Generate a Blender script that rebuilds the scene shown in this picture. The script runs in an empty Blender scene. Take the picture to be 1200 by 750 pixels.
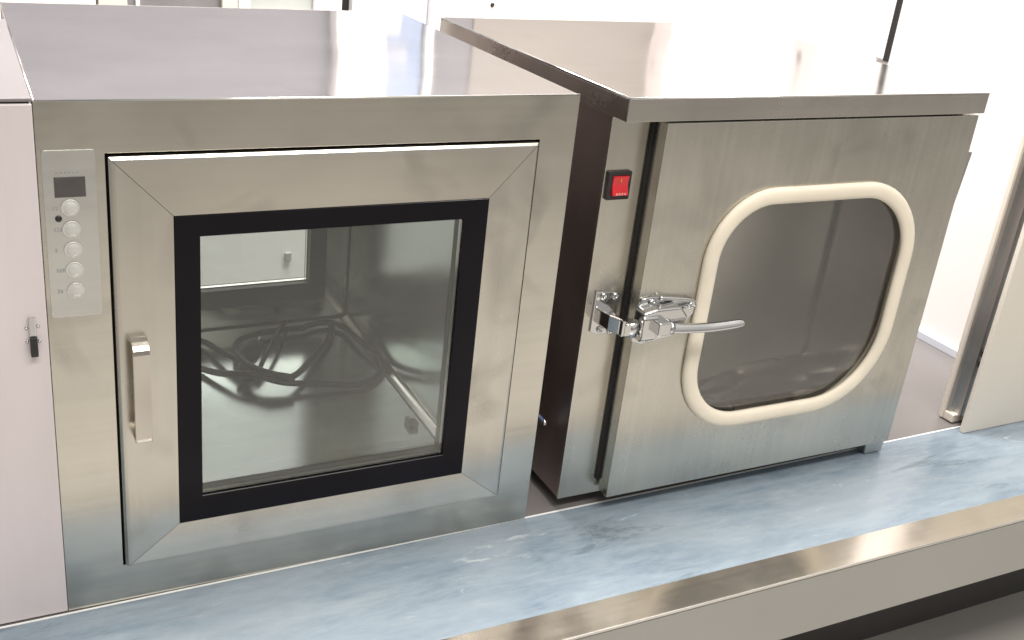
import bpy, bmesh, math, random
from mathutils import Vector, Matrix
random.seed(5)
SC = bpy.context.scene
COL = SC.collection
R = math.radians

# ------------------------------------------------------------------ materials
def new_mat(name):
    m = bpy.data.materials.new(name); m.use_nodes = True
    nt = m.node_tree
    for n in list(nt.nodes): nt.nodes.remove(n)
    out = nt.nodes.new('ShaderNodeOutputMaterial')
    return m, nt, out

def N(nt, typ, **kw):
    n = nt.nodes.new(typ)
    for k, v in kw.items():
        if k in n.inputs: n.inputs[k].default_value = v
        else: setattr(n, k, v)
    return n

def noise(nt, vec, scale, detail=3, rough=.5, sxyz=None, dist=0.0):
    if sxyz is not None:
        mp = N(nt, 'ShaderNodeMapping'); mp.inputs['Scale'].default_value = sxyz
        nt.links.new(vec, mp.inputs['Vector']); vec = mp.outputs['Vector']
    n = N(nt, 'ShaderNodeTexNoise'); n.inputs['Scale'].default_value = scale
    n.inputs['Detail'].default_value = detail; n.inputs['Roughness'].default_value = rough
    n.inputs['Distortion'].default_value = dist
    nt.links.new(vec, n.inputs['Vector'])
    return n.outputs['Fac']

def maprange(nt, val, a, b, c, d):
    n = N(nt, 'ShaderNodeMapRange')
    n.inputs['From Min'].default_value = a; n.inputs['From Max'].default_value = b
    n.inputs['To Min'].default_value = c; n.inputs['To Max'].default_value = d
    nt.links.new(val, n.inputs['Value'])
    return n.outputs['Result']

def math_n(nt, op, a, b):
    n = N(nt, 'ShaderNodeMath', operation=op)
    for i, v in enumerate((a, b)):
        if isinstance(v, (int, float)): n.inputs[i].default_value = v
        else: nt.links.new(v, n.inputs[i])
    return n.outputs[0]

def rgbmix(nt, fac, a, b, typ='MIX'):
    n = N(nt, 'ShaderNodeMix', data_type='RGBA', blend_type=typ)
    if isinstance(fac, (int, float)): n.inputs['Factor'].default_value = fac
    else: nt.links.new(fac, n.inputs['Factor'])
    for k, v in (('A', a), ('B', b)):
        s = [i for i in n.inputs if i.name == k and i.type == 'RGBA'][0]
        if isinstance(v, (tuple, list)): s.default_value = (*v[:3], 1)
        else: nt.links.new(v, s)
    return [o for o in n.outputs if o.type == 'RGBA'][0]

def steel(name, base, rough, grain='z', smudge=.5, warp=.0, warp_scale=2.5, rvar=.06, aniso=0.0, seed=0.0, grainamt=.02):
    m, nt, out = new_mat(name)
    tc = N(nt, 'ShaderNodeTexCoord')
    mp = N(nt, 'ShaderNodeMapping'); mp.inputs['Location'].default_value = (seed, seed * 1.7, -seed)
    nt.links.new(tc.outputs['Object'], mp.inputs['Vector'])
    v = mp.outputs['Vector']
    s = {'z': (110, 110, 1.1), 'x': (1.1, 110, 110), 'y': (110, 1.1, 110)}[grain]
    g = noise(nt, v, 1.0, 1, .5, s)
    blot = noise(nt, v, 5.0, 4, .6)
    mark = noise(nt, v, 8.0, 2, .5, None, .6)
    mk = maprange(nt, mark, .55, .74, 0.0, 1.0)
    p = N(nt, 'ShaderNodeBsdfPrincipled')
    p.inputs['Metallic'].default_value = 1
    c1 = rgbmix(nt, maprange(nt, blot, .3, .7, 0, 1), [x * .90 for x in base], [min(1, x * 1.07) for x in base])
    gr = maprange(nt, g, .3, .7, 1 - grainamt, 1 + grainamt)
    cg = rgbmix(nt, 1.0, c1, (1, 1, 1), 'MULTIPLY')
    comb = N(nt, 'ShaderNodeCombineColor')
    for i in range(3): nt.links.new(gr, comb.inputs[i])
    cg = rgbmix(nt, 1.0, c1, comb.outputs[0], 'MULTIPLY')
    c2 = rgbmix(nt, math_n(nt, 'MULTIPLY', mk, .42 * smudge), cg, [x * .45 for x in base])
    nt.links.new(c2, p.inputs['Base Color'])
    r = math_n(nt, 'ADD', maprange(nt, g, .3, .7, rough - .012, rough + .015), maprange(nt, blot, .3, .7, -rvar, rvar))
    r = math_n(nt, 'ADD', r, math_n(nt, 'MULTIPLY', mk, .06 * smudge))
    r = math_n(nt, 'MAXIMUM', r, .03)
    nt.links.new(r, p.inputs['Roughness'])
    if aniso:
        p.inputs['Anisotropic'].default_value = aniso
        tg = N(nt, 'ShaderNodeTangent'); tg.direction_type = 'RADIAL'; tg.axis = {'z': 'Z', 'x': 'X', 'y': 'Y'}[grain]
        nt.links.new(tg.outputs[0], p.inputs['Tangent'])
    if warp:
        w = noise(nt, v, warp_scale, 1, .4)
        b = N(nt, 'ShaderNodeBump'); b.inputs['Strength'].default_value = 1; b.inputs['Distance'].default_value = warp
        nt.links.new(w, b.inputs['Height']); nt.links.new(b.outputs[0], p.inputs['Normal'])
    nt.links.new(p.outputs[0], out.inputs[0])
    return m

def paint(name, col, rough=.5, var=.05, scale=3.0, spec=.5, bump=0.0, bscale=200, metallic=0, coat=0, stretch=None):
    m, nt, out = new_mat(name)
    tc = N(nt, 'ShaderNodeTexCoord')
    f = noise(nt, tc.outputs['Object'], scale, 4, .55, stretch)
    p = N(nt, 'ShaderNodeBsdfPrincipled')
    c = rgbmix(nt, maprange(nt, f, .3, .7, 0, 1), [x * (1 - var) for x in col], [min(1, x * (1 + var)) for x in col])
    nt.links.new(c, p.inputs['Base Color'])
    nt.links.new(maprange(nt, f, .3, .7, max(.02, rough - .05), rough + .05), p.inputs['Roughness'])
    p.inputs['Specular IOR Level'].default_value = spec
    p.inputs['Metallic'].default_value = metallic
    p.inputs['Coat Weight'].default_value = coat
    if bump:
        b = N(nt, 'ShaderNodeBump'); b.inputs['Strength'].default_value = .3; b.inputs['Distance'].default_value = bump
        nt.links.new(noise(nt, tc.outputs['Object'], bscale, 2), b.inputs['Height']); nt.links.new(b.outputs[0], p.inputs['Normal'])
    nt.links.new(p.outputs[0], out.inputs[0])
    return m

def glass(name, tint, ior=1.5, rough=.02, gain=1.0):
    m, nt, out = new_mat(name)
    tc = N(nt, 'ShaderNodeTexCoord')
    f = noise(nt, tc.outputs['Object'], 7, 4, .6)
    tr = N(nt, 'ShaderNodeBsdfTransparent'); tr.inputs['Color'].default_value = (*tint, 1)
    gl = N(nt, 'ShaderNodeBsdfGlossy'); gl.inputs['Roughness'].default_value = rough
    nt.links.new(maprange(nt, f, .3, .7, rough, rough * 1.5), gl.inputs['Roughness'])
    fr = N(nt, 'ShaderNodeFresnel'); fr.inputs['IOR'].default_value = ior
    geo = N(nt, 'ShaderNodeNewGeometry')
    fac = math_n(nt, 'MULTIPLY', fr.outputs[0], gain)
    mx = N(nt, 'ShaderNodeMixShader')
    nt.links.new(fac, mx.inputs[0]); nt.links.new(tr.outputs[0], mx.inputs[1]); nt.links.new(gl.outputs[0], mx.inputs[2])
    nt.links.new(mx.outputs[0], out.inputs[0])
    return m

def marble(name):
    m, nt, out = new_mat(name)
    tc = N(nt, 'ShaderNodeTexCoord'); o = tc.outputs['Object']
    big = noise(nt, o, 3.4, 5, .6, (.8, 1.7, 1), .5)
    mid = noise(nt, o, 11.0, 8, .74, (.45, 2.1, 1), .25)
    fine = noise(nt, o, 34, 5, .7, (.45, 1.9, 1), .3)
    vein = noise(nt, o, 6.5, 9, .76, (.42, 2.2, 1), .7)
    front = N(nt, 'ShaderNodeSeparateXYZ'); nt.links.new(o, front.inputs[0])
    c = rgbmix(nt, maprange(nt, big, .40, .62, 0, 1), (.170, .226, .282), (.262, .312, .362))
    c = rgbmix(nt, maprange(nt, mid, .42, .66, 0, .75), c, (.305, .37, .43))
    c = rgbmix(nt, maprange(nt, fine, .42, .68, 0, .40), c, (.33, .38, .42))
    c = rgbmix(nt, maprange(nt, vein, .585, .66, 0, .7), c, (.115, .155, .185))
    v2 = noise(nt, o, 11, 8, .74, (.32, 1.7, 1), 1.2)
    c = rgbmix(nt, maprange(nt, v2, .63, .70, 0, .55), c, (.62, .66, .68))
    p = N(nt, 'ShaderNodeBsdfPrincipled')
    nt.links.new(c, p.inputs['Base Color'])
    nt.links.new(maprange(nt, fine, .3, .7, .16, .28), p.inputs['Roughness'])
    nt.links.new(p.outputs[0], out.inputs[0])
    return m

ST = (.60, .575, .52)
M = {}
M['front'] = steel('steel_front', ST, .20, 'x', 1.0, .0012, 3.0, .05, grainamt=.03)
M['door_x'] = steel('steel_door_rail', (.61, .58, .525), .21, 'x', .9, .001, 3.0, .05, seed=3)
M['door_z'] = steel('steel_door_stile', (.60, .575, .525), .23, 'z', .9, .001, 3.0, .05, seed=7)
M['top'] = steel('steel_top', (.68, .665, .67), .105, 'x', .25, .0045, 2.1, .02, seed=1, grainamt=.015)
M['lid'] = steel('steel_lid', (.66, .635, .61), .11, 'x', .3, .0045, 2.3, .03, seed=11, grainamt=.02)
M['lidedge'] = steel('steel_lid_edge', (.60, .57, .53), .27, 'x', .6, .001, 3, .05, seed=12)
M['slab'] = steel('steel_slab_door', (.60, .58, .525), .27, 'z', .8, .0015, 2.4, .06, seed=17, grainamt=.03)
M['body'] = steel('steel_body_face', (.60, .575, .52), .24, 'z', .6, .0008, 3, .05, seed=21)
M['side'] = steel('steel_side_shaded', (.40, .34, .32), .38, 'z', .5, .001, 3, .05, seed=23)  # darker, browner steel carries the shade of the gap between boxes
M['inside'] = steel('steel_inside', (.60, .65, .625), .18, 'x', .5, .0012, 3, .05, seed=31)
M['inside_side_shaded'] = steel('steel_inside_side_shaded', (.27, .265, .255), .20, 'z', 0, .002, 3, .06, seed=35)  # darker copy: shade right of the chamber corner put into colour
M['inside_back_lit'] = steel('steel_inside_back_lit', (.84, .82, .78), .36, 'x', 0, .002, 3, .02, seed=39, grainamt=.0)  # paler copy: light on the chamber back put into colour
M['inside_wall'] = steel('steel_inside_wall', (.68, .73, .705), .22, 'z', .1, .0012, 3, .06, seed=33)
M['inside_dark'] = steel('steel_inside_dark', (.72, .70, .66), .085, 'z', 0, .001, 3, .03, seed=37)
M['trim'] = steel('steel_trim', (.94, .87, .78), .20, 'x', .15, .0022, 4.5, .05, seed=41)
M['chrome'] = steel('chrome_plate', (.66, .66, .66), .13, 'x', .3, .0, 3, .03, seed=51, grainamt=.0)
M['handle'] = steel('steel_handle', (.62, .585, .535), .20, 'z', .3, .0, 3, .04, seed=53)
M['bright'] = steel('steel_bright_edge', (.80, .79, .76), .15, 'x', .2, 0, 3, .02, seed=57)
M['black'] = paint('black_gloss_border', (.007, .006, .009), .14, .2, 6, .14)
M['greyborder'] = paint('dark_grey_border', (.13, .138, .132), .4, .1, 6, .3)
M['gasket_black'] = paint('black_rubber', (.012, .011, .011), .6, .2, 20)
M['cord'] = paint('black_cord_pvc', (.007, .007, .008), .5, .2, 30, .3)
M['plugm'] = paint('black_plug_plastic', (.007, .007, .008), .5, .2, 30, .3)
M['cream'] = paint('cream_rubber', (.86, .785, .655), .48, .05, 14, .4, .0004, 160)
M['panel'] = steel('aluminium_membrane', (.66, .66, .64), .30, 'x', .3, .0015, 8, .06, seed=71)
M['button'] = paint('pale_button', (.60, .60, .57), .28, .03, 30, .5, 0, 200, .15)
M['lcd'] = paint('dark_display', (.075, .07, .07), .22, .15, 40)
M['icon'] = paint('grey_print', (.33, .34, .33), .5, .1, 60)
M['dark'] = paint('dark_plastic', (.02, .019, .02), .4, .2, 40)
M['red'] = paint('red_rocker', (.62, .018, .028), .22, .1, 40, .5, 0, 200, 0, .3)
M['redprint'] = paint('pale_red_print', (.80, .30, .28), .4, .1, 40)
M['orangeprint'] = paint('orange_print', (.75, .25, .06), .4, .1, 40)
M['cabinet'] = paint('pale_pink_enamel', (.70, .632, .642), .42, .07, 3.5, .5, .0002, 120, stretch=(3, 1, .5))
M['cabinet_top'] = paint('lilac_enamel_top', (.23, .212, .215), .4, .05, 2.2)
M['marble'] = marble('blue_marble_laminate')
M['platform'] = paint('grey_brown_laminate', (.185, .172, .169), .24, .10, 2.6, .5)
M['fascia'] = paint('greige_fascia', (.36, .353, .33), .45, .05, 3.0, .4)
M['plinth'] = paint('dark_plinth', (.058, .054, .052), .6, .1, 3)
M['joint'] = paint('white_joint_seal', (.88, .89, .88), .4, .04, 30)
M['floor'] = paint('grey_floor', (.48, .46, .425), .35, .08, 1.1, .4)
M['white'] = paint('white_wall_paint', (.82, .80, .79), .5, .03, 1.4)
M['boardwhite'] = paint('board_white', (.74, .74, .73), .5, .03, 2)
M['wallgrey'] = paint('lilac_grey_wall', (.255, .247, .262), .55, .04, 1.2)
M['seam'] = paint('pink_white_strip', (.72, .65, .64), .5, .03, 3)
M['creampanel'] = paint('cream_panel', (.80, .75, .70), .5, .03, 1.3)
M['warmgrey'] = paint('warm_grey_panel', (.33, .305, .285), .5, .03, 1.3)
M['ivory'] = paint('ivory_skin', (.76, .71, .63), .42, .03, 1.6)
M['alu'] = steel('aluminium_channel', (.56, .56, .55), .34, 'z', .4, 0, 3, .05, seed=61)
M['track'] = paint('blue_grey_track', (.62, .65, .72), .35, .05, 8, .5, 0, 200, .2)
M['greyglass'] = paint('grey_pane', (.20, .19, .19), .2, .12, 9)
M['greenglass'] = paint('grey_green_pane', (.42, .44, .42), .2, .08, 6)
M['bluepanel'] = paint('pale_blue_panel', (.56, .60, .67), .35, .07, 6)
M['bluegrey'] = paint('blue_grey_poster', (.34, .39, .50), .4, .25, 7)
M['beige'] = paint('beige_post', (.62, .58, .51), .5, .05, 6)
M['lilac'] = paint('lilac_grey_panel', (.60, .58, .60), .45, .04, 4)
M['glass'] = glass('clear_glass', (.980, .990, .984), 1.5, .012, .76)
M['acrylic'] = glass('clear_acrylic', (.97, .97, .965), 1.5, .02, .24)
M['bluetip'] = paint('blue_plastic', (.10, .14, .26), .3, .1, 30)

# ------------------------------------------------------------------ mesh helpers
class MB:
    def sheet(self, x0, x1, y0, y1, zf, t, nx, ny, m):
        i_ = self.mi(m)
        gx = lambda i: x0 + (x1 - x0) * i / nx
        gy = lambda j: y0 + (y1 - y0) * j / ny
        for dz in (0, -t):
            g = [[self.bm.verts.new((gx(i), gy(j), zf(i / nx, j / ny) + dz)) for j in range(ny + 1)] for i in range(nx + 1)]
            for i in range(nx):
                for j in range(ny):
                    q = (g[i][j], g[i + 1][j], g[i + 1][j + 1], g[i][j + 1])
                    f = self.bm.faces.new(q if dz == 0 else q[::-1]); f.smooth = True; f.material_index = i_
        z = zf(0, 0)
        for a, b_ in (((x0, y0), (x1, y0)), ((x1, y0), (x1, y1)), ((x1, y1), (x0, y1)), ((x0, y1), (x0, y0))):
            f = self.bm.faces.new([self.bm.verts.new(p) for p in ((*a, z - t), (*b_, z - t), (*b_, z), (*a, z))]); f.material_index = i_
        return self

    """collects shapes in world coordinates, builds ONE mesh object."""
    def __init__(self): self.bm = bmesh.new(); self.mats = []
    def mi(self, m):
        if m not in self.mats: self.mats.append(m)
        return self.mats.index(m)
    def face(self, pts, m, smooth=False):
        vs = [self.bm.verts.new(p) for p in pts]
        f = self.bm.faces.new(vs); f.material_index = self.mi(m); f.smooth = smooth
        return f
    def box(self, x0, x1, y0, y1, z0, z1, m):
        v = [self.bm.verts.new((x, y, z)) for x in (x0, x1) for y in (y0, y1) for z in (z0, z1)]
        i = self.mi(m)
        for q in ((0, 1, 3, 2), (4, 6, 7, 5), (0, 4, 5, 1), (2, 3, 7, 6), (0, 2, 6, 4), (1, 5, 7, 3)):
            f = self.bm.faces.new([v[k] for k in q]); f.material_index = i
        return self
    def prism(self, loop, y0, y1, m, axis='y', smooth=False):
        """loop of 2D points extruded along an axis. axis y: (x,z); axis z: (x,y); axis x: (y,z)"""
        def P(a, b, t):
            return {'y': (a, t, b), 'z': (a, b, t), 'x': (t, a, b)}[axis]
        A = [self.bm.verts.new(P(a, b, y0)) for a, b in loop]
        B = [self.bm.verts.new(P(a, b, y1)) for a, b in loop]
        i = self.mi(m); n = len(loop)
        for k in range(n):
            f = self.bm.faces.new((A[k], A[(k + 1) % n], B[(k + 1) % n], B[k])); f.material_index = i; f.smooth = smooth
        f = self.bm.faces.new(A[::-1]); f.material_index = i
        f = self.bm.faces.new(B); f.material_index = i
        return self
    def cyl(self, c, axis, r, h, m, seg=24, r2=None, smooth=True):
        """from c along axis vector"""
        a = Vector(axis).normalized(); u = a.orthogonal().normalized(); w = a.cross(u)
        c = Vector(c); r2 = r if r2 is None else r2
        A = [self.bm.verts.new(c + (u * math.cos(t) + w * math.sin(t)) * r) for t in [2 * math.pi * k / seg for k in range(seg)]]
        B = [self.bm.verts.new(c + a * h + (u * math.cos(t) + w * math.sin(t)) * r2) for t in [2 * math.pi * k / seg for k in range(seg)]]
        i = self.mi(m)
        for k in range(seg):
            f = self.bm.faces.new((A[k], A[(k + 1) % seg], B[(k + 1) % seg], B[k])); f.material_index = i; f.smooth = smooth
        for L in (A[::-1], B):
            f = self.bm.faces.new(L); f.material_index = i
        return self
    def lathe(self, c, axis, prof, m, seg=24):
        """prof: list of (radius, height)"""
        a = Vector(axis).normalized(); u = a.orthogonal().normalized(); w = a.cross(u); c = Vector(c)
        rings = []
        for r, h in prof:
            rings.append([self.bm.verts.new(c + a * h + (u * math.cos(2 * math.pi * k / seg) + w * math.sin(2 * math.pi * k / seg)) * max(r, 1e-5)) for k in range(seg)])
        i = self.mi(m)
        for A, B in zip(rings, rings[1:]):
            for k in range(seg):
                f = self.bm.faces.new((A[k], A[(k + 1) % seg], B[(k + 1) % seg], B[k])); f.material_index = i; f.smooth = True
        f = self.bm.faces.new(rings[0][::-1]); f.material_index = i
        f = self.bm.faces.new(rings[-1]); f.material_index = i
        return self
    def tube(self, pts, r, m, seg=10, closed=False, flat=1.0):
        pts = [Vector(p) for p in pts]; n = len(pts)
        rings = []; up = None
        for k, p in enumerate(pts):
            if closed: t = pts[(k + 1) % n] - pts[k - 1]
            else: t = pts[min(k + 1, n - 1)] - pts[max(k - 1, 0)]
            t.normalize()
            if up is None: up = t.orthogonal().normalized()
            up = (up - t * up.dot(t)).normalized(); w = t.cross(up)
            rr = r[k] if isinstance(r, (list, tuple)) else r
            rings.append([self.bm.verts.new(p + (up * math.cos(2 * math.pi * j / seg) + w * math.sin(2 * math.pi * j / seg) * flat) * rr) for j in range(seg)])
        i = self.mi(m)
        prs = list(zip(rings, rings[1:])) + ([(rings[-1], rings[0])] if closed else [])
        for A, B in prs:
            for j in range(seg):
                f = self.bm.faces.new((A[j], A[(j + 1) % seg], B[(j + 1) % seg], B[j])); f.material_index = i; f.smooth = True
        if not closed:
            for L in (rings[0][::-1], rings[-1]):
                f = self.bm.faces.new(L); f.material_index = i
        return self
    def ring_frame(self, outer, inner, prof, mats, gap=0.0, spring=0.0):
        """mitred rectangular frame in the xz plane. outer/inner = (x0,x1,z0,z1);
        prof = [(t, y)...] closed cross-section, t 0 at outer edge .. 1 at inner edge; mats = (rail, stile)"""
        def corner(t, k):
            x0 = outer[0] + (inner[0] - outer[0]) * t; x1 = outer[1] + (inner[1] - outer[1]) * t
            z0 = outer[2] + (inner[2] - outer[2]) * t; z1 = outer[3] + (inner[3] - outer[3]) * t
            return [(x0, z0), (x1, z0), (x1, z1), (x0, z1)][k]
        n = len(prof)
        for k in range(4):
            a, b = k, (k + 1) % 4
            mt = mats[0] if k % 2 == 0 else mats[1]; i = self.mi(mt)
            A = []; B = []
            for t, y in prof:
                pa = Vector(corner(t, a)); pb = Vector(corner(t, b)); d = (pb - pa).normalized()
                pa = pa + d * gap; pb = pb - d * gap
                sa = spring if (a in (0, 1) and .03 < t < .5) else 0; sb = spring if (b in (0, 1) and .03 < t < .5) else 0
                A.append(self.bm.verts.new((pa.x, y + sa, pa.y))); B.append(self.bm.verts.new((pb.x, y + sb, pb.y)))
            for q in range(n):
                f = self.bm.faces.new((A[q], A[(q + 1) % n], B[(q + 1) % n], B[q])); f.material_index = i
            f = self.bm.faces.new(A[::-1]); f.material_index = i
            f = self.bm.faces.new(B); f.material_index = i
        return self
    def holed(self, outer, inner, y0, y1, m, minner=None):
        """plate in xz with a hole; outer and inner are loops of (x,z)"""
        i = self.mi(m); j = self.mi(minner or m)
        for y in (y0, y1):
            tmp = []
            for L in (outer, inner):
                vs = [self.bm.verts.new((x, y, z)) for x, z in L]
                es = [self.bm.edges.new((vs[k], vs[(k + 1) % len(vs)])) for k in range(len(vs))]
                tmp += es
            r = bmesh.ops.triangle_fill(self.bm, use_beauty=True, use_dissolve=False, edges=tmp)
            for f in r['geom']:
                if isinstance(f, bmesh.types.BMFace): f.material_index = i
        for L, mm in ((outer, i), (inner, j)):
            n = len(L)
            for k in range(n):
                a, b = L[k], L[(k + 1) % n]
                f = self.bm.faces.new([self.bm.verts.new(p) for p in ((a[0], y0, a[1]), (b[0], y0, b[1]), (b[0], y1, b[1]), (a[0], y1, a[1]))])
                f.material_index = mm; f.smooth = len(L) > 8
        return self
    def build(self, name, parent=None, loc=(0, 0, 0), bevel=0.0, seg=2, angle=40, weld=True, flip=False):
        if weld: bmesh.ops.remove_doubles(self.bm, verts=self.bm.verts, dist=2e-5)
        bmesh.ops.recalc_face_normals(self.bm, faces=self.bm.faces)
        if flip: bmesh.ops.reverse_faces(self.bm, faces=self.bm.faces)
        base = Vector(loc)
        root = parent
        off = Vector((0, 0, 0))
        while root is not None:
            off += root.location; root = root.parent
        bmesh.ops.translate(self.bm, verts=self.bm.verts, vec=-(off + base))
        me = bpy.data.meshes.new(name); self.bm.to_mesh(me); self.bm.free()
        for m in self.mats: me.materials.append(m)
        o = bpy.data.objects.new(name, me); COL.objects.link(o)
        o.location = base
        if parent is not None: o.parent = parent
        if bevel:
            b = o.modifiers.new('bevel', 'BEVEL'); b.width = bevel; b.segments = seg; b.limit_method = 'ANGLE'
            b.angle_limit = R(angle); b.harden_normals = False
        return o

def thing(name, label, cat, loc, group=None):
    o = bpy.data.objects.new(name, None); COL.objects.link(o)
    o.empty_display_size = .05
    o.location = loc; o['label'] = label; o['category'] = cat
    if group: o['group'] = group
    return o

def rrect(x0, x1, z0, z1, r, seg=10):
    L = []
    ra, rb_, rc, rd = r if isinstance(r, tuple) else (r,) * 4          # lower right, upper right, upper left, lower left
    for cx, cz, a0, r in ((x1 - ra, z0 + ra, -90, ra), (x1 - rb_, z1 - rb_, 0, rb_), (x0 + rc, z1 - rc, 90, rc), (x0 + rd, z0 + rd, 180, rd)):
        for k in range(seg + 1):
            a = R(a0 + 90 * k / seg); L.append((cx + r * math.cos(a), cz + r * math.sin(a)))
    return L

def rect(x0, x1, z0, z1): return [(x0, z0), (x1, z0), (x1, z1), (x0, z1)]

def spline(pts, n=8):
    P = [Vector(p) for p in pts]; out = []
    for k in range(len(P) - 1):
        p0 = P[max(k - 1, 0)]; p1 = P[k]; p2 = P[k + 1]; p3 = P[min(k + 2, len(P) - 1)]
        for j in range(n):
            t = j / n
            out.append(.5 * ((2 * p1) + (p2 - p0) * t + (2 * p0 - 5 * p1 + 4 * p2 - p3) * t * t + (3 * p1 - p0 - 3 * p2 + p3) * t ** 3))
    out.append(P[-1]); return out

def screw(name, parent, c, axis, r, m=None, slot=True):
    b = MB(); m = m or M['chrome']
    b.lathe(c, axis, [(r, 0), (r, r * .35), (r * .8, r * .6), (r * .42, r * .68), (r * .40, r * .45), (r * .0, r * .45)], m, 16)
    return b.build(name, parent)

# ------------------------------------------------------------------ setting: floor
b = MB(); b.box(-8, 10, -9, 6, -.47, -.45, M['floor'])
o = b.build('floor'); o['kind'] = 'structure'

# ------------------------------------------------------------------ display counter
cn = thing('display_counter', 'long low display counter with blue marbled front strip and steel edge', 'counter', (.6, .6, -.45))
def jy(x): return -.0020 + .0082 * x           # the joint runs slightly askew to the boxes
def slant(y0, y1, z0, z1, m, name, a=0, c=0):
    b = MB(); b.prism([(-1.6, y0 + a * jy(-1.6)), (2.6, y0 + a * jy(2.6)), (2.6, y1 + c * jy(2.6)), (-1.6, y1 + c * jy(-1.6))], z0, z1, m, 'z'); b.build(name, cn)
slant(.0004, 1.75, -.03, 0, M['platform'], 'platform_top', 1, 0)
slant(-.2035, -.0029, -.03, 0, M['marble'], 'marble_strip', 0, 1)
slant(-.0027, .0002, -.03, .0006, M['joint'], 'joint_strip', 1, 1)
# folded steel edging
b = MB(); b.prism([(-.2585, -.0015), (-.2585, .0022), (-.2578, .0028), (-.205, .0028), (-.204, -.004), (-.204, -.03), (-.21, -.03), (-.21, -.0040), (-.254, -.0040), (-.254, -.0015)], -1.6, 2.6, M['trim'], 'x')
b.tube([(-1.6, -.2585, .0014), (2.6, -.2585, .0014)], .0014, M['bright'], 10)  # bright bead stands in for the highlight along the bend
b.build('edge_trim', cn, bevel=.0008)
b = MB(); b.box(-1.6, 2.6, -.2575, -.24, -.111, -.0042, M['fascia']); b.build('fascia', cn, bevel=.001)
b = MB(); b.box(-1.6, 2.6, -.025, 1.70, -.4499, -.0305, M['plinth']); b.build('plinth', cn)

# ------------------------------------------------------------------ left pass box
W, H, D = .660, .6585, .647
pb = thing('pass_box', 'stainless steel pass box with square black-bordered glass door and button panel', 'pass box', (W / 2, D / 2, 0))
OP = (.0688, .6072, .0565, .6008)
b = MB()
b.holed(rect(0, W, 0.0015, H), rect(*OP), 0, .0025, M['front'])
b.build('face_frame', pb, bevel=.0003)
b = MB()
b.holed(rect(0, W, 0.0015, H), rect(*OP), D - .0025, D, M['front'])
b.build('face_frame', pb, bevel=.0007)
b = MB()
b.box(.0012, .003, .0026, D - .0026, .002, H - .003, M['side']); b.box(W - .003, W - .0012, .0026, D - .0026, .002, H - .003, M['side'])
b.box(.0032, W - .0032, .0026, D - .0026, .003, .006, M['side'])
b.build('side_skin', pb)
# top sheet: subdivided so it can sag a little like thin sheet
def sag(u, v): return -.0016 * math.sin(u * math.pi) * math.sin(v * math.pi) + .0010 * math.sin(7 * u + 2) * math.sin(math.pi * v) * math.sin(math.pi * u)
b = MB(); b.sheet(.0006, W - .0006, .0006, D - .0006, lambda u, v: H - .0002 + sag(u, v), .002, 24, 24, M['top']); b.build('top_sheet', pb, weld=False)
# paler steel beads: highlight on the top edges put into colour
b = MB(); b.tube([(0.001, .0006, H + .0002), (W - .001, .0006, H + .0002)], .0013, M['bright'], 8); b.tube([(0.0006, .002, H), (.0006, D - .002, H)], .0014, M['bright'], 8); b.build('edge_highlight', pb)
# chamber
CX0, CX1, CZ0, CZ1 = .056, .583, .070, .605
b = MB()
b.box(CX0 - .003, CX0, .034, .625, CZ0 - .003, CZ1, M['inside_wall']); b.box(CX1, CX1 + .003, .034, .625, CZ0 - .003, CZ1, M['inside_wall'])
b.box(CX0, CX1, .034, .625, CZ0 - .003, CZ0, M['inside']); b.box(CX0, CX1, .034, .625, CZ1, CZ1 + .003, M['inside'])
b.build('chamber', pb)
for x, sgn in ((CX1, -1), (CX0, 1)):     # coved strips where floor meets wall
    b = MB(); r = .016
    loop = [(x + sgn * .0005, CZ0 + .0005)] + [(x + sgn * r * (1 - math.sin(R(a))), CZ0 + r * (1 - math.cos(R(a)))) for a in range(0, 91, 10)]
    loop = [(px if abs(px - x) > 1e-6 else x + sgn * .0005, max(pz, CZ0 + .0006)) for px, pz in loop]
    b.prism(loop, .036, .624, M['bright'], 'y'); o = b.build('cove_strip', pb)
    for p in o.data.polygons: p.use_smooth = False
b = MB(); b.box(.541, .556, .190, .215, CZ0 + .0005, CZ0 + .010, M['dark']); b.cyl((.548, .202, CZ0 + .009), (0, 0, 1), .005, .006, M['chrome'], 14)
b.build('floor_catch', pb, bevel=.001)
# dark jamb round the opening (door gasket)
for y0, y1 in ((.003, .033), (D - .021, D - .003)):
    b = MB(); b.ring_frame((OP[0] - .006, OP[1] + .006, OP[2] - .006, OP[3] + .006), (.095, .580, .090, .575), [(0, y0 + .012), (0, y1), (1, y1), (1, y0 + .012)], (M['gasket_black'] if y0 < .1 else M['greyborder'],) * 2)
    b.build('door_gasket', pb)

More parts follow.
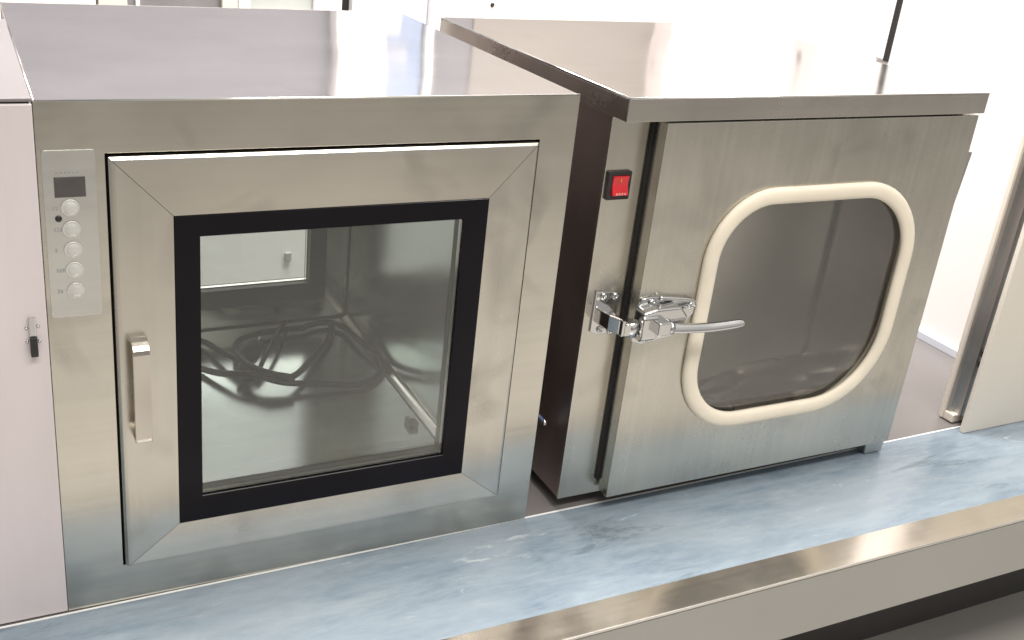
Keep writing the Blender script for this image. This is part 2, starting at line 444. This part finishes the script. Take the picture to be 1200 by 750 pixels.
def glazed_door(name, sgn, yf, parent, handle):
    """sgn -1: faces -y with its front at yf; +1 mirrored for the rear"""
    def Y(d): return yf - sgn * d        # depth into the box
    root = None
    outer = (.0712, .6020, .0610, .5985); inner = (.1385, .5370, .1125, .5285)
    b = MB()
    pf = [(0, Y(.024)), (0, Y(.0034)), (.045, Y(.0009)), (.095, Y(0)), (1, Y(0)), (1, Y(.024))]
    b.ring_frame(outer, inner, pf, (M['door_x'], M['door_z']), .00035, sgn * .0032)
    root = b.build(name, parent, weld=False)
    b = MB(); b.ring_frame((.075, .598, .065, .5945), (.1395, .536, .1135, .5275), [(0, Y(.006)), (0, Y(.022)), (1, Y(.022)), (1, Y(.006))], (M['gasket_black'],) * 2)
    b.build('door_core', root)
    fi = (.1680, .5030, .1500, .5020)
    b = MB(); b.ring_frame((.1390, .5365, .1130, .5280), fi, [(0, Y(.010)), (0, Y(-.0008)), (.02, Y(-.0016)), (.98, Y(-.0016)), (1, Y(-.0008)), (1, Y(.002))], (M['black'],) * 2)
    b.build('window_border', root)
    b = MB(); b.ring_frame((.1600, .5110, .1420, .5100), (.1684, .5026, .1504, .5016), [(0, Y(.004)), (0, Y(.0125)), (1, Y(.0125)), (1, Y(.004))], (M['bright'],) * 2)
    b.build('spacer', root)
    b = MB(); b.ring_frame((.1390, .5365, .1130, .5280), (.1670, .5040, .1490, .5030), [(0, Y(.0145)), (0, Y(.028)), (1, Y(.028)), (1, Y(.0145))], (M['greyborder'],) * 2)
    b.build('inner_border', root)
    b = MB(); b.box(.1500, .5210, min(Y(.001), Y(.0035)), max(Y(.001), Y(.0035)), .132, .520, M['glass']); b.build('outer_pane', root)
    b = MB(); b.box(.1500, .5210, min(Y(.0130), Y(.0140)), max(Y(.0130), Y(.0140)), .132, .520, M['glass']); b.build('inner_pane', root)
    if handle:
        b = MB(); x0, x1 = .0855, .1050
        prof = [(Y(0), .3825), (Y(-.014), .3825), (Y(-.020), .3800), (Y(-.0240), .3755), (Y(-.0250), .3700), (Y(-.0250), .2590), (Y(-.0240), .2540), (Y(-.020), .2515), (Y(0), .2505),
                (Y(0), .2545), (Y(-.018), .2555), (Y(-.0205), .2580), (Y(-.0210), .2620), (Y(-.0210), .3690), (Y(-.0200), .3735), (Y(-.017), .3770), (Y(-.013), .3785), (Y(0), .3785)]
        b.prism(prof, x0, x1, M['handle'], 'x'); b.build('handle', root, bevel=.0009)
    return root
glazed_door('door', -1, -.0105, pb, True)
glazed_door('rear_door', 1, D + .0105, pb, False)

# control panel
b = MB(); b.prism(rrect(.0045, .0588, .412, .606, .003, 4), -.0012, -.0001, M['panel'], 'y'); cp = b.build('control_panel', pb, bevel=.0003)
b = MB(); b.box(.0155, .0475, -.0020, -.0013, .5535, .5765, M['lcd']); b.build('display', cp, bevel=.0004)
for bz, bx in ((.5415, .0305), (.5165, .0308), (.4925, .0311), (.4685, .0314), (.4435, .0317)):
    b = MB(); b.lathe((bx, -.0013, bz), (0, -1, 0), [(.0098, 0), (.0098, .0012), (.0090, .0020), (.0083, .0014), (.0078, .0014), (.0070, .0022), (0, .0024)], M['button'], 28)
    b.build('button', cp)
b = MB(); b.lathe((.0180, -.0013, .5295), (0, -1, 0), [(.0036, 0), (.0036, .0008), (.0026, .0016), (0, .0018)], M['dark'], 18); b.build('indicator_light', cp)
rr = random.Random(3)
for z, n in ((.5410, 2), (.5165, 3), (.4925, 1), (.4685, 3), (.4435, 2)):   # small worn printing beside each button
    b = MB()
    for k in range(n):
        x = .0125 + k * .0030
        b.box(x, x + .0023, -.00145, -.00125, z - .0026 + rr.random() * .001, z + .0020 + rr.random() * .0012, M['icon'])
    b.build('button_mark', cp)
b = MB()
for k in range(6): b.box(.0175 + k * .0042, .0205 + k * .0042, -.00145, -.00125, .5800, .5822, M['icon'])
b.build('printed_line', cp)
# small blue hose barb on the right side, in the gap between the boxes
b = MB(); b.tube(spline([(W - .001, .060, .160), (.676, .060, .158), (.690, .055, .150), (.700, .048, .140)], 6), .0028, M['bluetip'], 10)
b.lathe((.700, .048, .140), (.4, -.3, -.6), [(.004, 0), (.0045, .004), (.003, .008), (0, .009)], M['chrome'], 14)
b.build('hose_tail', pb)

# ------------------------------------------------------------------ black power cable inside the left box
cb = thing('power_cable', 'black power cable with moulded plug looped on the chamber floor behind square glass', 'cable', (.42, .45, CZ0 + .001))
f0 = CZ0 + .0065
def P(pts, dz=0): return [(x, y, f0 + dz + (q[0] if q else 0)) for x, y, *q in pts]
b = MB(); CR = .0056
strands = [
 [(.262, .600, .002), (.292, .560, .004), (.305, .513, .010), (.327, .453, .016), (.342, .400, .016), (.381, .368, .010), (.449, .355, .004), (.506, .343, .001), (.545, .362, .001), (.571, .395, .003), (.573, .443, .008), (.561, .498, .006), (.557, .555, .003), (.541, .588, .002), (.512, .594, .002), (.478, .581, .003)],
 [(.264, .470, .001), (.290, .430, .008), (.330, .392, .020), (.372, .372, .016), (.408, .385, .012), (.451, .440, .008), (.496, .500, .005), (.527, .551, .003), (.538, .596, .001)],
 [(.400, .364, .018), (.362, .374, .026), (.336, .410, .026), (.330, .453, .022), (.333, .499, .014), (.349, .545, .008), (.386, .572, .004), (.439, .580, .003), (.485, .580, .002)]]
for st in strands: b.tube(spline(P(st), 9), CR, M['cord'], 12)
b.build('cord', cb)
b = MB()   # cord lead and plug
b.tube(spline(P([(.455, .612, .004), (.430, .560, .016), (.400, .505, .020), (.372, .455, .014), (.352, .420, .008)]), 8), .0042, M['cord'], 10); b.build('plug_lead', cb)
b = MB()
pc = Vector((.334, .440, f0 + .014)); ax = Vector((.48, .82, .20)).normalized()
b.lathe(pc, ax, [(.006, -.030), (.008, -.016), (.0105, -.004), (.0105, .010), (.0165, .020), (.0180, .034), (.0180, .050), (.0155, .056), (0, .056)], M['plugm'], 20)
pl = b.build('plug', cb)
b = MB(); u = ax.orthogonal().normalized()
for s in (-1, 1): b.cyl(pc + ax * .0555 + u * .008 * s, ax, .0023, .018, M['chrome'], 12)
b.build('plug_pin', pl)

# ------------------------------------------------------------------ right pass box
BX0, BX1, BY0, BY1, BZ0, LZ0, LZ1 = .717, 1.3835, .0038, .570, .022, .6286, .6601
rb = thing('pass_box', 'stainless steel pass box with rounded cream-edged window, lever latch and red switch', 'pass box', (1.05, .29, 0))
HOLE = rrect(.892, 1.305, .129, .521, (.138, .126, .104, .116), 12)
b = MB()
b.holed(rect(BX0, BX1, BZ0, LZ0 - .0006), rect(.805, 1.360, .060, .610), BY0, BY0 + .003, M['body'])
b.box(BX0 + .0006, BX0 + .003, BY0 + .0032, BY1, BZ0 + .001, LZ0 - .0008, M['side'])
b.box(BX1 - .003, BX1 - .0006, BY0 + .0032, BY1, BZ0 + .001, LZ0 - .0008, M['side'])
b.box(BX0 + .0032, BX1 - .0032, BY0 + .0032, BY1, BZ0 + .001, BZ0 + .004, M['side'])
b.box(BX0 + .0032, BX1 - .0032, BY1 - .003, BY1, BZ0 + .0042, LZ0 - .0008, M['side'])
b.build('body', rb, bevel=.0006)
# inner chamber: shallow, coved steel tray with a mirror finish
CB = .188
b = MB()
b.box(.802, .805, BY0 + .0034, CB, .055, .615, M['inside_dark']); b.box(1.350, 1.353, BY0 + .0034, CB, .055, .615, M['inside_side_shaded'])
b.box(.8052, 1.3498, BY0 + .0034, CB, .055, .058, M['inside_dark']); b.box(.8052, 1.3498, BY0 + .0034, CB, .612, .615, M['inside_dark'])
b.build('chamber', rb)
b = MB(); nx, nz = 28, 28
def bulge(u, v): return CB + .009 * math.sin(u * 3.4 + .6) * math.sin(v * math.pi) - .007 * math.sin(v * 5.2 + u * 2.4) * math.sin(math.pi * u) - .010 * math.exp(-((u - .42) ** 2 + (v - .12) ** 2) / .02)
gv = [[b.bm.verts.new((.8022 + .5506 * i / nx, bulge(i / nx, k / nz), .0552 + .5596 * k / nz)) for k in range(nz + 1)] for i in range(nx + 1)]
b.mi(M['inside_back_lit'])
for i in range(nx):
    for k in range(nz):
        f = b.bm.faces.new((gv[i][k], gv[i + 1][k], gv[i + 1][k + 1], gv[i][k + 1])); f.smooth = True
o = b.build('back_panel', rb); sd = o.modifiers.new('solid', 'SOLIDIFY'); sd.thickness = .002; sd.offset = 1
b = MB(); r = .048
b.prism([(CB + .004, .0582)] + [(CB - .004 - r * (1 - math.sin(R(a))) , .0582 + r * (1 - math.cos(R(a)))) for a in range(0, 91, 10)] + [(CB + .004, .0582 + r)], .806, 1.349, M['inside_dark'], 'x', True)
b.build('cove_strip', rb)
b = MB(); b.lathe((1.105, .122, .0582), (0, 0, 1), [(.034, 0), (.034, .004), (.028, .007), (.027, .0025), (0, .0025)], M['dark'], 28); b.build('drain_cover', rb)
# seal strip between body and door
b = MB(); b.ring_frame((.781, 1.374, .048, .6225), (.800, 1.350, .068, .604), [(0, -.0005), (0, .0035), (1, .0035), (1, -.0005)], (M['gasket_black'],) * 2); b.build('door_seal', rb)
# lid: sheet with folded rim
LY0, LY1, LX0, LX1 = -.031, .584, .716, 1.386
b = MB(); t = .0016
b.box(LX0, LX1, LY0, LY0 + t, LZ0, LZ1 - .0022, M['lidedge']); b.box(LX0, LX1, LY1 - t, LY1, LZ0, LZ1 - .0022, M['lidedge'])
b.box(LX0, LX0 + t, LY0 + t + .0002, LY1 - t - .0002, LZ0, LZ1 - .0022, M['lidedge']); b.box(LX1 - t, LX1, LY0 + t + .0002, LY1 - t - .0002, LZ0, LZ1 - .0022, M['lidedge'])
b.box(LX0 + .004, LX1 - .004, LY0 + .004, LY0 + .028, LZ0 + .0004, LZ0 + .0016, M['lidedge'])
ld = b.build('lid', rb, bevel=.0005)
def sag2(u, v): return -.0022 * math.sin(u * math.pi) * math.sin(v * math.pi) + .0012 * math.sin(7 * u + 1) * math.sin(math.pi * v) * math.sin(math.pi * u)
b = MB(); b.sheet(LX0, LX1, LY0, LY1, lambda u, v: LZ1 + sag2(u, v), .002, 26, 26, M['lid']); b.build('lid_sheet', ld, weld=False)
b = MB(); b.tube([(LX0 + .001, LY0 + .0006, LZ1), (LX1 - .001, LY0 + .0006, LZ1)], .0013, M['bright'], 8); b.tube([(LX0 + .0006, LY0 + .002, LZ1), (LX0 + .0006, LY1 - .002, LZ1)], .0014, M['bright'], 8)  # pale beads stand in for the highlight on the lid edges
b.build('edge_highlight', ld)
# feet
for x, y in ((1.343, -.015), (1.335, .50), (.86, .05), (.76, .50)):
    b = MB(); b.prism([(x + .003, 0.0003), (x + .043, 0.0003), (x + .046, .029 if y < 0 else BZ0), (x, .029 if y < 0 else BZ0)] if y > 0 else [(x + .003, 0.0019), (x + .043, .0019), (x + .046, .0285), (x, .0285)], y, y + .034 if y < 0 else y + .045, M['alu'], 'y')
    b.build('foot', rb, bevel=.002)
# door slab
DX0, DX1, DY, DZ0, DZ1 = .7865, 1.3825, -.026, .0300, .6245
b = MB(); b.holed(rect(DX0, DX1, DZ0, DZ1), HOLE, DY, DY + .002, M['slab']); b.holed(rect(DX0, DX1, DZ0, DZ1), rrect(.868, 1.329, .105, .545, .14, 12), DY + .002, -.0008, M['slab'])
dr = b.build('door', rb, bevel=.0012, angle=60)
# cream rubber moulding both sides
def moulding(y, sgn, name, e=0.0):
    b = MB(); c = [(x, z) for x, z in rrect(.9005 - e, 1.2965 + e, .1375 - e, .5125 + e, (.132 + e, .120 + e, .098 + e, .110 + e), 14)]
    cx, cz = 1.0985, .325
    prof = [(-.0128, 0), (-.0126, .004), (-.0108, .0072), (-.006, .0092), (.000, .0098), (.006, .0092), (.0108, .0072), (.0126, .004), (.0128, 0)]
    n = len(c); rings = []
    for k in range(n):
        a = Vector(c[k - 1]); d = Vector(c[(k + 1) % n]); t = (d - a).normalized(); nn = Vector((t.y, -t.x))
        rings.append([b.bm.verts.new((c[k][0] + nn.x * o_, y + sgn * h, c[k][1] + nn.y * o_)) for o_, h in prof])
    i = b.mi(M['cream'])
    for k in range(n):
        A, B = rings[k], rings[(k + 1) % n]
        for j in range(len(prof)):
            f = b.bm.faces.new((A[j], A[(j + 1) % len(prof)], B[(j + 1) % len(prof)], B[j])); f.material_index = i; f.smooth = j < len(prof) - 1
    return b.build(name, dr)
moulding(DY - .0003, -1, 'window_moulding'); moulding(-.0005, 1, 'inner_moulding', .032)
b = MB(); b.prism(rrect(.885, 1.312, .122, .528, .130, 12), -.0238, -.0208, M['acrylic'], 'y'); b.build('window_pane', dr)
# hinge on the right
b = MB(); b.prism([(1.3838, .432), (1.3856, .432), (1.3985, .562), (1.3838, .564)], -.020, .004, M['alu'], 'y'); b.build('hinge', rb, bevel=.0005)
# rocker switch
b = MB(); b.holed(rrect(.7215, .7590, .5115, .5520, .002, 3), rrect(.7285, .7550, .5180, .5460, .001, 2), -.0008, BY0 - .0001, M['dark']); sw = b.build('rocker_switch', rb, bevel=.0006)
b = MB(); b.prism([(BY0 - .0002, .5185), (-.0060, .5185), (-.0015, .5325), (-.0030, .5455), (BY0 - .0002, .5455)], .7290, .7545, M['red'], 'x'); rk = b.build('rocker', sw, bevel=.0008)
b = MB(); b.box(.7405, .7425, -.0031, -.0023, .5370, .5425, M['orangeprint']); b.build('on_mark', rk)
b = MB()
for k in range(4): b.box(.7335 + k * .0045, .7365 + k * .0045, -.0064, -.0054, .5195, .5225, M['redprint'])
b.build('off_mark', rk)

# lever latch
lt = MB()
lt.holed([(.782, .303), (.800, .296), (.850, .303), (.884, .336), (.886, .352), (.880, .361), (.806, .371), (.790, .369), (.783, .358)],
         [(.834, .352), (.868, .347), (.868, .349), (.834, .354)], DY - .005, DY - .0003, M['chrome'])
L = lt.build('latch', rb, bevel=.0015, seg=2, angle=35)
b = MB()    # raised rim of the base plate
b.tube(spline([(.818, DY - .006, .3685), (.850, DY - .006, .364), (.877, DY - .006, .359), (.884, DY - .006, .350)], 6), .0032, M['chrome'], 10); b.build('plate_rim', L)
b = MB()    # housing: wedge block
b.prism([(.776, .320), (.778, .358), (.800, .362), (.842, .362), (.856, .345), (.850, .330), (.815, .322)], -.056, DY - .0048, M['chrome'], 'y'); b.build('housing', L, bevel=.003, seg=3, angle=30)
b = MB()
b.prism([(-.058, .318), (-.058, .350), (-.052, .356), (-.035, .356), (-.035, .312), (-.052, .312)], .778, .803, M['chrome'], 'x'); b.build('knuckle', L, bevel=.002, seg=2)
b = MB(); b.box(.796, .817, -.071, -.045, .327, .347, M['chrome']); b.build('lever_block', L, bevel=.002, seg=2)
b = MB(); pts = spline([(.814, -.060, .336), (.826, -.064, .3345), (.850, -.067, .333), (.885, -.071, .3325), (.915, -.075, .3345), (.937, -.078, .337), (.941, -.0785, .338)], 6)
b.tube(pts, [(.0084 - .0024 * (k / (len(pts) - 1)) ** 1.5) * (1 - .72 * max(0, (k / (len(pts) - 1) - .72) / .28) ** 2) for k in range(len(pts))], M['chrome'], 16, flat=.62); b.build('lever', L)
b = MB(); b.cyl((.819, -.0615, .335), (1, -.25, -.15), .0088, .007, M['alu'], 18); b.build('collar', L)
for x, z in ((.806, .362), (.877, .351), (.805, .305)): screw('screw', L, (x, DY - .005, z), (0, -1, 0), .0062)
# keeper on the body
b = MB(); b.prism([(.729, .309), (.730, .374), (.772, .369), (.772, .338), (.764, .326), (.773, .304), (.745, .303)], BY0 - .0035, BY0 - .0002, M['chrome'], 'y')
K = b.build('keeper', rb, bevel=.0012, angle=35)
b = MB()    # strike arm standing out from the keeper, tapering to the hook
b.prism([(.733, BY0 - .003), (.737, -.030), (.7455, -.047), (.7515, -.047), (.7505, -.030), (.757, BY0 - .003)], .3245, .3490, M['chrome'], 'z')
b.build('strike_arm', K, bevel=.0025, seg=3, angle=30)
b = MB(); b.box(.7455, .7505, -.053, -.040, .325, .3485, M['chrome']); b.build('strike_plate', K, bevel=.001)
b = MB(); b.cyl((.765, -.046, .3225), (0, 0, 1), .0098, .022, M['chrome'], 22); b.box(.750, .765, -.054, -.050, .326, .3425, M['chrome']); b.build('strike_roller', K)
for x, z in ((.743, .3655), (.763, .364), (.745, .3125), (.763, .308)): screw('screw', K, (x, BY0 - .0034, z), (0, -1, 0), .0056)

# ------------------------------------------------------------------ pale cabinet at the left
cbn = thing('storage_cabinet', 'pale pinkish white cabinet with small dark toggle catch at the left edge', 'cabinet', (-.35, .25, 0))
b = MB(); b.box(-.70, -.0006, -.0005, .475, .0019, .6560, M['cabinet']); b.build('body', cbn, bevel=.0015)
b = MB(); b.box(-.70, -.0012, .0005, .475, .6580, .6620, M['cabinet_top']); b.build('top', cbn, bevel=.001)
b = MB(); b.box(-.698, -.0035, .003, .47, .6562, .6579, M['gasket_black']); b.build('top_seam', cbn)
b = MB(); b.box(-.0205, -.0130, -.0045, -.0008, .392, .4165, M['chrome']); tc_ = b.build('toggle_catch', cbn, bevel=.0012)
b = MB(); b.box(-.0205, -.0125, -.0085, -.0008, .369, .3925, M['dark']); b.build('catch_lever', tc_, bevel=.001)
for x, z in ((-.0230, .4035), (-.0105, .4045), (-.0232, .3865), (-.0100, .3860)): screw('screw', tc_, (x, -.0009, z), (0, -1, 0), .0018)

# ------------------------------------------------------------------ sandwich panel leaning end-on at the right
sp = thing('sandwich_panel', 'ivory sandwich wall panel sample standing upright with grooved aluminium edge', 'wall panel', (1.95, .02, 0))
b = MB(); b.box(1.600, 2.35, -.0125, -.003, .0004, 1.05, M['ivory']); b.build('front_skin', sp, bevel=.0015)
b = MB(); b.box(1.606, 2.35, .0445, .0535, .003, 1.05, M['ivory']); b.build('rear_skin', sp, bevel=.0015)
b = MB()
b.prism([(1.6115, -.0028), (1.6115, .004), (1.622, .004), (1.622, .0145), (1.614, .0145), (1.614, .0185), (1.622, .0185), (1.622, .036), (1.6115, .036), (1.6115, .0443), (1.64, .0443), (1.64, -.0028)], .02, 1.05, M['alu'], 'z'); b.build('edge_channel', sp, bevel=.0005)
b = MB(); b.box(1.6080, 1.64, .0225, .0443, .0025, .0195, M['ivory']); b.build('corner_cap', sp, bevel=.002)
b = MB()
for z in (.128, .150): b.box(1.617, 1.6235, .0060, .0115, z, z + .012, M['dark'])
b.build('edge_clip', sp, bevel=.001)
b = MB(); b.box(1.645, 2.34, -.0025, .044, .01, 1.045, M['beige']); b.build('core', sp)

# ------------------------------------------------------------------ right partition wall
rw = thing('partition_wall', 'white partition wall along the right with seam strips and blue grey floor track', 'wall', (1.95, .9, 0))
b = MB(); b.box(1.880, 1.935, .10, 1.60, .022, 2.30, M['white']); b.build('wall_panel', rw)
b = MB(); b.prism([(1.868, .0003), (1.868, .018), (1.8795, .024), (1.94, .024), (1.94, .0003)], .10, 1.60, M['track'], 'y'); b.build('floor_track', rw, bevel=.001)
for y in (1.50, .90):
    b = MB(); b.box(1.8755, 1.8798, y - .03, y + .05, .50, 2.30, M['seam']); sm = b.build('seam_strip', rw, bevel=.0008)
    screw('screw', sm, (1.8754, y + .025, .91 if y > 1 else .812), (-1, 0, 0), .009, M['dark'])
    screw('screw', sm, (1.8754, y + .025, 1.35), (-1, 0, 0), .009, M['dark'])
b = MB(); b.box(1.8730, 1.8797, .636, .648, .574, 2.30, M['gasket_black']); b.box(1.8745, 1.8797, .649, .672, .5745, .5785, M['alu']); b.build('door_gasket', rw)
b = MB(); b.box(1.8772, 1.8797, .8425, .8455, .55, 2.30, M['seam']); b.build('panel_joint', rw)

# ------------------------------------------------------------------ back wall and what stands against it
bw = thing('back_wall', 'lilac grey back wall with a white column and a cream panel behind the steel boxes', 'wall', (.6, 1.6, -.45))
b = MB(); b.box(-1.6, 1.255, 1.565, 1.62, -.449, 2.30, M['wallgrey']); b.build('wall_panel', bw)
b = MB(); b.box(1.258, 1.879, 1.548, 1.61, .0003, .640, M['creampanel']); cpn = b.build('cream_panel', bw)
b = MB(); b.box(1.258, 1.879, 1.562, 1.61, .6405, 2.30, M['warmgrey']); b.build('upper_panel', bw)
screw('screw', cpn, (1.305, 1.5478, .545), (0, -1, 0), .006, M['dark'])
b = MB(); b.box(.835, .975, 1.50, 1.5645, .70, 2.30, M['white']); b.build('white_column', bw, bevel=.006)
b = MB(); b.box(.985, 1.095, 1.545, 1.5645, .74, 1.6, M['bluegrey']); b.box(.985, 1.03, 1.538, 1.5445, .78, .83, M['white']); b.box(.990, 1.05, 1.538, 1.5445, .90, .93, M['lilac']); b.build('notice_panel', bw)
b = MB(); b.box(1.105, 1.125, 1.53, 1.5645, .70, 2.30, M['white']); b.build('white_post', bw)

gp = thing('glazed_partition', 'low white framed partition with dark and pale panes behind the left steel box', 'partition', (.5, 1.5, 0))
b = MB(); b.box(-1.2, .235, 1.47, 1.50, .0003, .66, M['white']); b.build('white_panel', gp, bevel=.002)
for x0, x1, mm in ((.24, .305, 'beige'), (.528, .566, 'beige'), (.568, .598, 'white'), (.762, .834, 'white'), (.862, .907, 'white')):
    b = MB(); b.box(x0, x1, 1.465, 1.50, .0003, .66, M[mm]); b.build('post', gp, bevel=.002)
b = MB(); b.box(.307, .526, 1.485, 1.497, .0003, .64, M['greyglass']); dp = b.build('dark_pane', gp)
b = MB(); b.box(.326, .335, 1.476, 1.4848, .0003, .64, M['white']); b.build('mullion', dp)
b = MB(); b.box(.600, .760, 1.485, 1.497, .518, .66, M['greenglass']); b.build('pale_pane', gp)
b = MB(); b.box(.599, .761, 1.468, 1.499, .0003, .5175, M['white']); b.build('lower_panel', gp)
b = MB(); b.box(.835, .861, 1.492, 1.499, .0003, .66, M['dark']); b.build('dark_gap', gp)  # dark sheet stands in for the shade in the gap between posts
b = MB(); b.box(.908, 1.078, 1.480, 1.497, .0003, .68, M['bluepanel']); b.build('blue_pane', gp)
b = MB(); b.box(1.080, 1.116, 1.455, 1.50, .0003, .69, M['white']); b.build('end_post', gp, bevel=.002)
b = MB(); b.box(1.118, 1.254, 1.50, 1.53, .0003, .69, M['lilac']); b.build('lilac_panel', gp)

wb = thing('white_reflector', 'white board with added slope-topped console standing behind the left box, seen through its glass door', 'reflector', (.42, 1.0, 0))
b = MB(); b.prism([(.950, .0004), (.950, .235), (1.045, .420), (1.10, .424), (1.10, .0004)], .05, .72, M['boardwhite'], 'x'); b.build('housing', wb, bevel=.003)  # sloped top added so the chamber floor mirrors a brighter patch
b = MB(); b.box(.548, .562, .943, .9498, .066, .086, M['icon']); b.build('socket', wb, bevel=.001)

# ------------------------------------------------------------------ light
wd = bpy.data.worlds.new('World'); SC.world = wd; wd.use_nodes = True
nt = wd.node_tree
bg = [n for n in nt.nodes if n.type == 'BACKGROUND'][0]
tcw = nt.nodes.new('ShaderNodeTexCoord'); sx = nt.nodes.new('ShaderNodeSeparateXYZ'); nt.links.new(tcw.outputs['Generated'], sx.inputs[0])
zen = maprange(nt, sx.outputs['Z'], -.05, .75, .22, .80)           # lighter ceiling, dimmer hall at eye level
lft = maprange(nt, sx.outputs['X'], -.9, .3, .45, 1.0)             # the hall is darker to the left
blo = maprange(nt, noise(nt, tcw.outputs['Generated'], 2.6, 3, .6), .3, .7, .65, 1.35)
stn = math_n(nt, 'MULTIPLY', math_n(nt, 'MULTIPLY', zen, lft), blo)
nt.links.new(stn, bg.inputs['Strength'])
bg.inputs['Color'].default_value = (1.0, .96, .91, 1)

def area(name, loc, target, sx, sy, power, col):
    l = bpy.data.lights.new(name, 'AREA'); l.shape = 'RECTANGLE'; l.size = sx; l.size_y = sy; l.energy = power; l.color = col
    o = bpy.data.objects.new(name, l); COL.objects.link(o); o.location = loc
    d = Vector(target) - Vector(loc); o.rotation_euler = d.to_track_quat('-Z', 'Y').to_euler()
    return o
area('ceiling_lamp_front', (.5, -1.5, 2.7), (.5, -1.2, 0), 2.4, .5, 52, (1, .96, .89))
area('ceiling_lamp_back', (.8, .45, 2.7), (1.2, 1.1, 0), 2.0, .5, 150, (1, .96, .92))

# ------------------------------------------------------------------ camera
cam = bpy.data.cameras.new('camera'); co = bpy.data.objects.new('camera', cam); COL.objects.link(co)
f, rx, roll, rz = 1227.18, 1.1766, .0959, -.4703
cam.sensor_fit = 'HORIZONTAL'; cam.sensor_width = 36; cam.lens = f / 1200 * 36
cam.shift_x = (600 - 545.99) / 1200; cam.shift_y = (338.41 - 375) / 1200
cam.clip_start = .01; cam.clip_end = 100
co.matrix_world = Matrix.Translation((-.0646, -1.1517, .9357)) @ (Matrix.Rotation(rz, 4, 'Z') @ Matrix.Rotation(rx, 4, 'X') @ Matrix.Rotation(roll, 4, 'Z'))
SC.camera = co

SC.view_settings.view_transform = 'Standard'; SC.view_settings.look = 'None'
SC.view_settings.exposure = .22; SC.view_settings.gamma = 1
SC.cycles.max_bounces = 10; SC.cycles.glossy_bounces = 6; SC.cycles.transparent_max_bounces = 16
SC.cycles.caustics_reflective = True; SC.cycles.sample_clamp_indirect = 4
